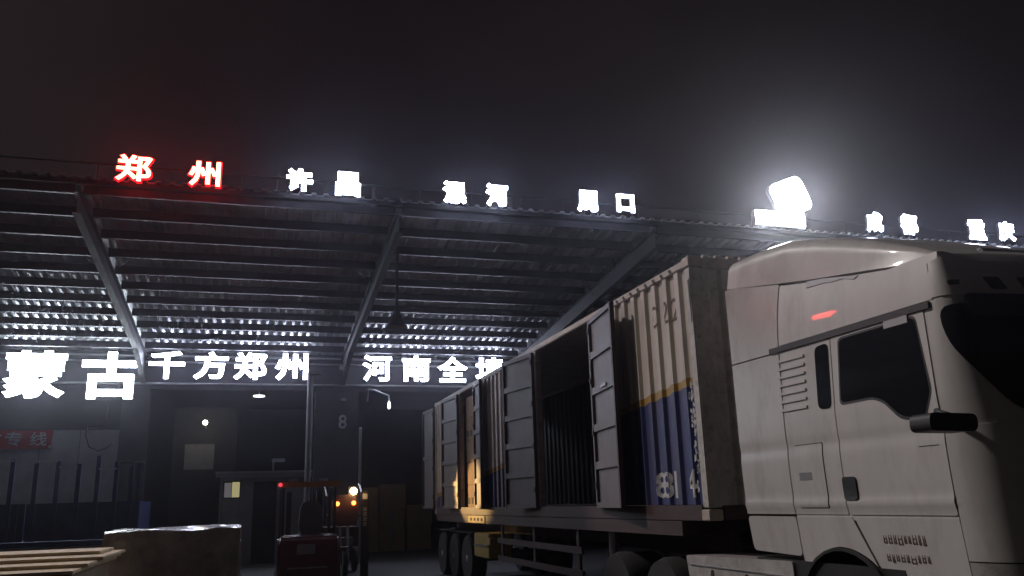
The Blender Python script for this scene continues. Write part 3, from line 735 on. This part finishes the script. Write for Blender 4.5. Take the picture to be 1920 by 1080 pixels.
# vent slats and locker
for i in range(7): panel('vent_slat', yz((6.62-.02, 2.44+.075*i), (6.22, 2.44+.075*i), (6.22, 2.462+.075*i), (6.6, 2.462+.075*i)), .006, .018, cab, 'white', tk)
panel('locker_gap', roundpoly(yz((6.47, 1.595), (6.08, 1.595), (6.08, 2.135), (6.47, 2.135)), .015), .006, .0072, cab, 'seam', tk, dz=.03)
lk = panel('locker_door', roundpoly(yz((6.463, 1.602), (6.087, 1.602), (6.087, 2.128), (6.463, 2.128)), .015), .0061, .012, cab, 'white', tk, dz=.03)
panel('latch', yz((6.43, 1.83), (6.26, 1.83), (6.26, 1.895), (6.43, 1.895)), .012, .014, cab, 'rim', lk)
# lower body with wheel arch
def arch(cx, czz, r, a0, a1, n=14): return [(cx+r*math.cos(R(a0+(a1-a0)*i/n)), czz+r*math.sin(R(a0+(a1-a0)*i/n))) for i in range(n+1)]
ar = arch(6.03, .66, .63, 150, 62)       # y decreasing: angles measured with y as x axis
ar = [(6.03-(p[0]-6.03), p[1]) for p in ar]
rear_low = [(6.565, 1.525), (6.565, 1.17)] + [p for p in sorted(arch(6.03, .66, .63, 25, 128), key=lambda p: -p[0])if p[0] < 6.5] + [(5.62, 1.525)]
rear_low = [(6.565, 1.525), (6.565, 1.16)] + arch(6.03, .66, .63, 38, 128) + [(5.84, 1.525)]
panel('lower_panel', yz(*rear_low), -.02, .006, cab, 'white', tk)
af = arch(6.03, .66, .63, 131, 175)
front_low = [(5.81, 1.525)] + [(p[0]-.012, p[1]) for p in af] + [(5.36, .62), (4.745, .62), (4.745, 1.525)]
panel('entry_panel', yz(*front_low), -.02, .006, cab, 'white', tk)
wa = MB(); ao = arch(6.03, .66, .625, 10, 178); ai = arch(6.03, .66, .6, 10, 178)
wa.prism(ao+ai[::-1], 'x', XS+.005, XS+.5).build('wheel_arch', 'black', tk)
for k_, (z0_, z1_) in enumerate(((1.33, 1.41), (1.2, 1.27))):          # faint stencilled lines on the entry panel
    mk = MB()
    random.seed(11+k_); u = 5.52
    while u > 5.08:
        w_ = random.uniform(.02, .05); a, b = YR-u, YR-u+w_; zz = z0_+random.uniform(0, .015); z9 = z1_-random.uniform(0, .015)
        for (p0, p1, q0, q1) in ((a, a+.008, zz, z9), (a, b, zz, zz+.01), (a, b, (zz+z9)/2, (zz+z9)/2+.009), (b-.008, b, zz, z9)):
            mk.prism([(YR-p0, q0), (YR-p1, q0), (YR-p1, q1), (YR-p0, q1)], 'x', XS-.0085+th((q0+q1)/2), XS-.0065+th((q0+q1)/2))
        u -= w_+.02
    mk.build('stencil_line', 'rust', tk)
box('lower_body_core', (XS+.05, 4.75, .45), (XF-.05, 5.35, 1.2), 'black', tk)
box('cab_floor', (XS+.04, 5.36, .95), (XF-.04, 7.3, 1.15), 'black', tk)
# front: windscreen, visor, grille, bumper, lamps
u_c = LS+ARC*.62
panel('windscreen', roundpoly([(LS+ARC*.95, 2.22), (UT/2, 2.2), (UT-LS-ARC*.95, 2.22), (UT-LS-ARC*.25, 2.72), (UT-LS-ARC*.15, 2.98), (UT/2, 3.03), (LS+ARC*.15, 2.98), (LS+ARC*.25, 2.72)], .12), .0, .012, cab, 'glass', tk, du=.08, dz=.08, smooth=60)
panel('sun_visor', roundpoly([(LS+ARC*.62, 2.86), (UT-LS-ARC*.62, 2.86), (UT-LS-ARC*.55, 3.05), (LS+ARC*.55, 3.05)], .06), .05, .062, lambda u, z, o: cab(u, z, o+.10*max(0, (3.05-z)/.19)), 'glass', tk, du=.1, dz=.06)
panel('header_panel', [(LS-.03, 3.06), (UT-LS+.03, 3.06), (UT-LS-.05, 3.34), (LS+.05, 3.34)], .0, .007, cab, 'white', tk, du=.08, dz=.05)
for u in (LS+ARC*1.05, UT/2-.55, UT/2-.28, UT-LS-ARC*1.05): panel('marker_lamp', roundpoly([(u, 3.10), (u+.13, 3.10), (u+.09, 3.2), (u-.04, 3.2)], .02), .007, .013, cab, 'seam', tk, du=.05)
panel('marker_lamp', roundpoly([(LS+.22, 3.13), (LS+.34, 3.13), (LS+.34, 3.165), (LS+.22, 3.165)], .02), .007, .02, cab, 'chassis', tk, du=.05)
panel('corner_lower', [(YR-4.735, .62), (LS+ARC+.2, .62), (LS+ARC+.2, 1.24), (YR-4.735, 1.24)], -.03, .006, cab, 'skirt', tk, du=.06)
panel('corner_panel', [(YR-4.735, 1.25), (LS+ARC+.1, 1.25), (LS+ARC+.1, 2.14), (YR-4.735, 2.14)], -.03, .007, cab, 'white', tk, du=.06)
panel('grille', roundpoly([(LS+ARC+.12, 1.1), (UT-LS-ARC-.12, 1.1), (UT-LS-ARC+.05, 2.08), (LS+ARC-.05, 2.08)], .05), 0, .02, cab, 'black', tk, du=.1)
for i in range(5): panel('grille_bar', [(LS+ARC+.1, 1.2+.16*i), (UT-LS-ARC-.1, 1.2+.16*i), (UT-LS-ARC-.1, 1.25+.16*i), (LS+ARC+.1, 1.25+.16*i)], .02, .045, cab, 'rim', tk, du=.1)
panel('bumper', [(LS+.02, .35), (UT-LS-.02, .35), (UT-LS-.02, 1.05), (LS+.02, 1.05)], -.1, .05, cab, 'skirt', tk, du=.08)
for a, b in ((LS+ARC*.5, LS+ARC+.25), (UT-LS-ARC-.25, UT-LS-ARC*.5)): panel('headlight', roundpoly([(a, .72), (b, .68), (b, .95), (a, .98)], .05), .05, .058, cab, 'glass', tk, du=.06)
panel('wiper', [(LS+ARC+.2, 2.25), (LS+ARC+1.0, 2.28), (LS+ARC+1.0, 2.3), (LS+ARC+.2, 2.275)], .02, .035, cab, 'black', tk)
# A-pillar seal line and door shut lines
panel('shut_line', yz((4.744, 1.5), (4.736, 1.5), (4.736, 2.15), (4.744, 2.15)), .0, .0015, cab, 'seam', tk)
# mirrors
mr_ = MB().prism(roundpoly([(4.16, 2.09), (4.55, 2.085), (4.56, 2.2), (4.17, 2.21)], .05), 'y', 4.42, 4.60).build('mirror', 'black', tk, 50)
MB().tube([(4.45, 4.55, 2.2), (4.53, 4.72, 2.24), (4.6, 4.8, 2.26)], .025, 8).build('mirror_arm', 'black', mr_, 60)
mr2 = MB().box((7.10, 4.40, 2.1), (7.4, 4.6, 2.85), .04).build('mirror', 'black', tk, 40); MB().tube([(7.15, 4.5, 2.8), (6.98, 4.8, 2.9)], .025, 8).build('mirror_arm', 'black', mr2, 60)
# roof fairing lofted along y
prof = [(7.33, 1.215, 3.78, 4.08), (7.0, 1.175, 3.725, 4.10), (6.5, 1.118, 3.64, 4.07), (6.1, 1.085, 3.575, 3.97), (5.7, 1.098, 3.51, 3.84), (5.3, 1.105, 3.445, 3.68), (4.95, 1.085, 3.39, 3.53), (4.75, 1.04, 3.35, 3.42)]
mb = MB(); rings = []; cxm = (XS+XF)/2
for y, hw, zb, zt in prof:
    ring = []; r_ = min(.16, (zt-zb)*.5)
    pts = [(-hw, zb)] + [(-hw+.03+r_-r_*math.cos(a), zt-r_+r_*math.sin(a)) for a in [R(15*i) for i in range(7)]]
    top = [(-hw*.6, zt+.02), (-hw*.3, zt+.03), (0, zt+.035)]
    pts = pts+top; pts = pts + [(-p[0], p[1]) for p in pts[::-1][1:]]
    rings.append([mb.bm.verts.new((cxm+p[0], y, p[1])) for p in pts])
for A, B in zip(rings, rings[1:]):
    for i in range(len(A)-1): mb.bm.faces.new((A[i], A[i+1], B[i+1], B[i]))
    mb.bm.faces.new((A[-1], A[0], B[0], B[-1]))
mb.bm.faces.new(rings[0][::-1]); mb.bm.faces.new(rings[-1])
rf = mb.build('roof_fairing', 'white2', tk, 50)
# deflector between roof shell and fairing (raised cab roof)
mb = MB(); rings = []
for y, hw, z in ((7.3, 1.06, 3.8), (6.5, 1.06, 3.66), (6.1, 1.06, 3.6), (5.7, 1.05, 3.53), (5.2, 1.02, 3.44)):
    rings.append([mb.bm.verts.new((cxm+s*hw*(1 if q == 0 else .99), y, 3.2 if q == 0 else z)) for s, q in ((-1, 0), (-1, 1), (1, 1), (1, 0))])
for A, B in zip(rings, rings[1:]):
    for i in range(4): mb.bm.faces.new((A[i], A[(i+1) % 4], B[(i+1) % 4], B[i]))
mb.bm.faces.new(rings[0][::-1]); mb.bm.faces.new(rings[-1])
mb.build('roof_shell', 'white', tk)
# torn strip on the fairing side
panel('torn_trim', yz((6.2, 3.515), (5.95, 3.50), (5.85, 3.48), (5.7, 3.47), (5.55, 3.425), (5.5, 3.445), (5.75, 3.50), (6.0, 3.55), (6.2, 3.575)), .006, .014, cab, 'plate', rf)
# roof beacons / light strip on the far front
MB().box((cxm-.5, 4.85, 3.47), (cxm+.5, 4.95, 3.53), .015).build('roof_light_bar', 'plate', tk)
# chassis, tank skirt, wheels
for x in (XS+.75, XF-.88): box('frame_rail', (x, 5.0, .85), (x+.13, 11.2, 1.08), 'chassis', tk)
sk = MB().prism(roundpoly([(8.68, 1.10), (6.72, 1.14), (6.7, .5), (8.55, .45)], .04), 'x', XS+.02, XS+.62).build('side_skirt', 'skirt', tk)
for y in (8.2, 7.55, 7.05): MB().prism(roundpoly([(y, .72), (y-.09, .72), (y-.1, .98), (y-.04, .98)], .03), 'x', XS+.016, XS+.0195).build('step_hole', 'seam', sk)
box('step_edge', (XS+.01, 6.75, 1.0), (XS+.0195, 8.6, 1.012), 'metal', sk)
make_wheel('wheel', .52, .32, tk, (XS+.22, 6.03, .52)); make_wheel('wheel', .52, .32, tk, (XF-.22, 6.03, .52), 1)
for y in (9.35, 10.7):
    make_wheel('wheel', .52, .6, tk, (XS+.34, y, .52)); make_wheel('wheel', .52, .6, tk, (XF-.34, y, .52), 1)
    MB().tube([(XS+.4, y, .52), (XF-.4, y, .52)], .09, 8).build('axle', 'chassis', tk)
MB().tube([(XS+.3, 6.03, .52), (XF-.3, 6.03, .52)], .08, 8).build('axle', 'chassis', tk)
box('fifth_wheel', (cxm-.5, 9.6, 1.081), (cxm+.5, 10.5, 1.098), 'metal', tk)

# ------------------------------------------------------------------ forklift, seen from behind
fk = thing('forklift', 'dark red forklift with orange overhead guard seen from behind, in the yard under the canopy', 'forklift', (1.0, 16.4, 0))
fx0, fx1, fy = .45, 1.55, 15.9
mb = MB().prism([(fy, .35), (fy+.02, 1.0), (fy+.14, 1.22), (fy+.6, 1.26), (fy+.6, .3)], 'x', fx0, fx1)
bmesh.ops.bevel(mb.bm, geom=mb.bm.edges[:], offset=.06, segments=3, affect='EDGES'); cw = mb.build('counterweight', 'redpaint', fk, 40)
box('number_plate', (.78, fy-.03, .93), (1.1, fy+.0, 1.1), 'plate', cw, .008)
box('step_edge', (.62, fy-.06, .69), (1.32, fy+.0, .71), 'metal', cw)
box('hood', (fx0+.08, fy+.61, .5), (fx1-.08, fy+1.3, 1.12), 'redpaint', fk, .04)
box('body', (fx0+.03, fy+1.0, .25), (fx1-.03, fy+2.1, .55), 'redpaint', fk, .03)
MB().prism(roundpoly([(.82, 1.26), (1.28, 1.26), (1.24, 1.85), (.86, 1.85)], .15), 'y', fy+.62, fy+.75).build('seat_back', 'seat', fk, 50)
box('seat', (.8, fy+.76, 1.13), (1.3, fy+1.2, 1.27), 'seat', fk, .04)
for x in (fx0+.08, fx1-.08):
    MB().tube([(x, fy+.45, 1.25), (x, fy+.55, 2.1)], .03, 8).build('guard_leg', 'chassis', fk); MB().tube([(x, fy+1.95, .55), (x, fy+1.5, 2.1)], .03, 8).build('guard_leg', 'chassis', fk)
gu = box('overhead_guard', (fx0, fy+.4, 2.1), (fx1, fy+.47, 2.2), 'orange', fk, .015)
for x in (fx0, fx1-.05): box('guard_side', (x, fy+.475, 2.11), (x+.05, fy+1.55, 2.19), 'orange', gu)
for i in range(6): box('guard_bar', (fx0+.18+i*.15, fy+.475, 2.13), (fx0+.2+i*.15, fy+1.55, 2.17), 'chassis', gu)
for x in (fx0+.25, fx1-.3): box('work_lamp', (x-.08, fy+.38, 2.205), (x+.08, fy+.46, 2.25), 'plate', fk, .01)
MB().lathe([(.01, 0), (.035, .01), (.035, .04), (.01, .05)], (fx0+.02, fy+.36, 2.15), 'y', 10).build('tail_lamp', 'tail', fk)
for x in (fx0+.2, fx1-.3): box('mast_rail', (x, fy+2.12, .1), (x+.1, fy+2.25, 2.05), 'chassis', fk)
for x in (fx0+.15, fx1-.25): box('fork', (x, fy+2.26, .06), (x+.12, fy+3.3, .1), 'metal', fk)
for x in (fx0+.1, fx1-.1):
    for y, r_ in ((fy+.45, .24), (fy+1.75, .3)):
        wt = MB().lathe([(r_*.5, -.09), (r_*.95, -.09), (r_, -.06), (r_, .06), (r_*.95, .09), (r_*.5, .09)], (x, y, r_), 'x', 20).build('wheel', 'rubber', fk, 35)
        MB().lathe([(.02, -.08), (r_*.49, -.07), (r_*.49, .07), (.02, .08)], (x, y, r_), 'x', 14).build('rim', 'rim', wt)
MB().tube([(1.0, fy+1.5, 1.2), (1.0, fy+1.35, 1.45)], .02, 6).build('steering_column', 'black', fk); MB().lathe([(.15, 0), (.17, .01), (.17, .02), (.15, .03)], (1.0, fy+1.33, 1.46), 'z', 16).build('steering_wheel', 'black', fk)

# ------------------------------------------------------------------ motor tricycle facing the camera
tc_ = thing('motor_tricycle', 'dark cargo tricycle facing out with a dazzling headlamp and two amber indicators', 'tricycle', (2.25, 22.8, 0))
ty = 22.0
wt = MB().lathe([(.2, -.06), (.3, -.06), (.33, -.03), (.33, .03), (.3, .06), (.2, .06)], (2.25, ty+.15, .33), 'x', 22).build('front_wheel', 'rubber', tc_, 35)
MB().lathe([(.02, -.05), (.19, -.04), (.19, .04), (.02, .05)], (2.25, ty+.15, .33), 'x', 16).build('rim', 'rim', wt)
for s in (-1, 1): MB().tube([(2.25+s*.09, ty+.15, .33), (2.25+s*.1, ty+.4, 1.3)], .03, 8).build('fork_leg', 'metal', tc_)
MB().prism([(1.95, 1.25), (2.55, 1.25), (2.62, 1.75), (2.5, 2.02), (2.0, 2.02), (1.88, 1.75)], 'y', ty+.2, ty+.35).build('front_cowl', 'chassis', tc_)
MB().tube([(1.8, ty+.45, 1.5), (2.25, ty+.3, 1.42), (2.7, ty+.45, 1.5)], .02, 8).build('handlebar', 'black', tc_)
MB().lathe([(.02, -.06), (.075, -.05), (.09, 0), (.06, .08)], (2.45, ty+.14, 2.1), 'y', 18).build('headlamp', 'head', tc_)
MB().prism(roundpoly([(2.33, 1.98), (2.57, 1.98), (2.57, 2.22), (2.33, 2.22)], .05), 'y', ty+.21, ty+.3).build('headlamp_housing', 'black', tc_)
for x, z in ((2.05, 1.80), (2.46, 1.81)):
    MB().lathe([(.02, -.05), (.05, -.04), (.055, 0), (.04, .03)], (x, ty+.16, z), 'y', 14).build('indicator', 'amber', tc_)
box('mudguard', (2.15, ty-.1, .72), (2.35, ty+.45, .75), 'chassis', tc_)
box('bench', (1.95, ty+.9, .75), (2.55, ty+1.3, .95), 'seat', tc_, .03)
box('cargo_bed', (1.75, ty+1.5, .7), (2.75, ty+3.0, 1.2), 'chassis', tc_, .02)
box('frame', (2.1, ty+.4, .45), (2.4, ty+3.0, .6), 'chassis', tc_)
for x in (1.75, 2.75): MB().lathe([(.2, -.06), (.3, -.06), (.33, -.03), (.33, .03), (.3, .06), (.2, .06)], (x, ty+2.4, .33), 'x', 20).build('rear_wheel', 'rubber', tc_, 35)
for s in (1.8, 2.7): MB().tube([(s, ty+.3, 2.0), (s, ty+1.2, 2.3), (s, ty+1.5, 1.2)], .02, 6).build('roof_frame', 'metal', tc_)
hl = bpy.data.lights.new('headlamp_beam', 'SPOT'); hl.energy = 900; hl.color = (1, .6, .22); hl.spot_size = R(22); hl.spot_blend = .4; hl.shadow_soft_size = .06
ho = bpy.data.objects.new('headlamp_beam', hl); ho.location = Vector((2.45, ty+.04, 2.1))-tc_.location
ho.rotation_euler = (Vector((2.45, ty, 2.1))-Vector((4.72, 18.25, 1.95))).to_track_quat('Z', 'Y').to_euler(); link(ho, tc_)

lamp_pt((2.45, ty-.02, 2.1), 1.5, (1, .6, .25), tc_)
# upright dark board with a column of faint writing
sb = thing('standing_board', 'narrow dark upright board with a faint column of writing, right of the headlamp', 'board', (2.76, 22.3, 0))
box('board', (2.66, 22.28, 0), (2.86, 22.32, 2.1), 'black', sb)
ms = MB(); random.seed(5)
for i in range(4):
    z = 1.24+.12*i
    for dz in (0, .035, .07): ms.box((2.71, 22.275, z+dz), (2.81, 22.2785, z+dz+.014))
    ms.box((2.755, 22.2742, z), (2.768, 22.2748, z+.09))
ms.build('writing', 'textgrey', sb)
box('sticker', (2.7, 22.27, 1.9), (2.82, 22.278, 2.04), 'textgrey', sb)

# ------------------------------------------------------------------ goods in the foreground at the left
wp = thing('wrapped_pallet', 'pallet of goods wrapped in crinkled stretch film, standing behind the planks', 'pallet', (-.72, 9.5, 0))
def lump(name, x0, y0, z0, x1, y1, z1, m, parent, amp, div=.09, sd=1):
    mb = MB(); bm = mb.bm
    mb.box((x0, y0, z0), (x1, y1, z1))
    for ax, (lo, hi) in enumerate(((x0, x1), (y0, y1), (z0, z1))):
        k = int((hi-lo)/div)
        for i in range(1, k):
            co = [0, 0, 0]; no = [0, 0, 0]; co[ax] = lo+(hi-lo)*i/k; no[ax] = 1
            bmesh.ops.bisect_plane(bm, geom=bm.verts[:]+bm.edges[:]+bm.faces[:], plane_co=co, plane_no=no)
    from mathutils import noise
    cx_, cy_, cz_ = (x0+x1)/2, (y0+y1)/2, (z0+z1)/2
    for v in bm.verts:
        e = v.co.copy(); edge = (abs(e.x-cx_)/((x1-x0)/2))**8 + (abs(e.y-cy_)/((y1-y0)/2))**8 + (abs(e.z-cz_)/((z1-z0)/2))**8
        k = max(0, edge-1.0)
        d = (e-Vector((cx_, cy_, cz_))).normalized()
        v.co -= d*.014*min(2, k)
        v.co += noise.noise_vector(e*3.1+Vector((sd, 0, 0)))*amp + noise.noise_vector(e*9)*amp*.4
    return mb.build(name, m, parent, 60)
lump('wrapped_load', -1.34, 8.87, .14, -.1, 10.15, 1.57, 'film', wp, .02, .05)
for x in (-1.27, -.72, -.17): box('pallet_block', (x-.06, 8.9, .0), (x+.06, 10.1, .1), 'woodside', wp)
box('pallet_deck', (-1.33, 8.88, .101), (-.12, 10.12, .12), 'woodside', wp)
pk = thing('plank_stack', 'stack of pale wooden planks on a crate in the near left corner', 'planks', (-1.95, 7.4, 0))
for i, (xl, yn, xr, yf) in enumerate(((-2.8, 6.46, -1.13, 8.42), (-2.75, 6.82, -1.10, 8.44), (-2.78, 7.25, -1.07, 8.46), (-2.7, 7.7, -1.16, 8.43))):
    ob = box('plank', (xl, yn, 1.345+.025*i), (xr, yf, 1.3675+.025*i), 'wood', pk, .004)
box('crate_side', (-2.75, 6.54, 0.02), (-1.17, 6.565, 1.343), 'woodside', pk); box('crate_end', (-1.195, 6.57, .02), (-1.17, 8.3, 1.343), 'woodside', pk)
for x in (-2.6, -1.9, -1.25): box('batten', (x-.05, 6.505, .0), (x+.05, 6.538, 1.32), 'wood', pk)
box('crate_back', (-2.75, 8.28, .02), (-1.2, 8.3, 1.343), 'woodside', pk)
for z in (.5, 1.15): box('batten', (-2.75, 6.47, z), (-1.17, 6.503, z+.07), 'woodside', pk)

# ------------------------------------------------------------------ added mist volume that makes the glow around lamps and signs
hz = MB().box((-60, -30, -1), (70, 60, 16)).build('added_haze', 'dark'); tag(hz, kind='stuff')
hm = bpy.data.materials.new('glow_haze'); hm.use_nodes = True; t = hm.node_tree; t.nodes.clear()
mo = t.nodes.new('ShaderNodeOutputMaterial'); pv = t.nodes.new('ShaderNodeVolumePrincipled')
pv.inputs['Color'].default_value = (.88, .86, .98, 1); pv.inputs['Density'].default_value = .0012; pv.inputs['Anisotropy'].default_value = .9
t.links.new(pv.outputs[0], mo.inputs['Volume'])
hz.data.materials.clear(); hz.data.materials.append(hm)
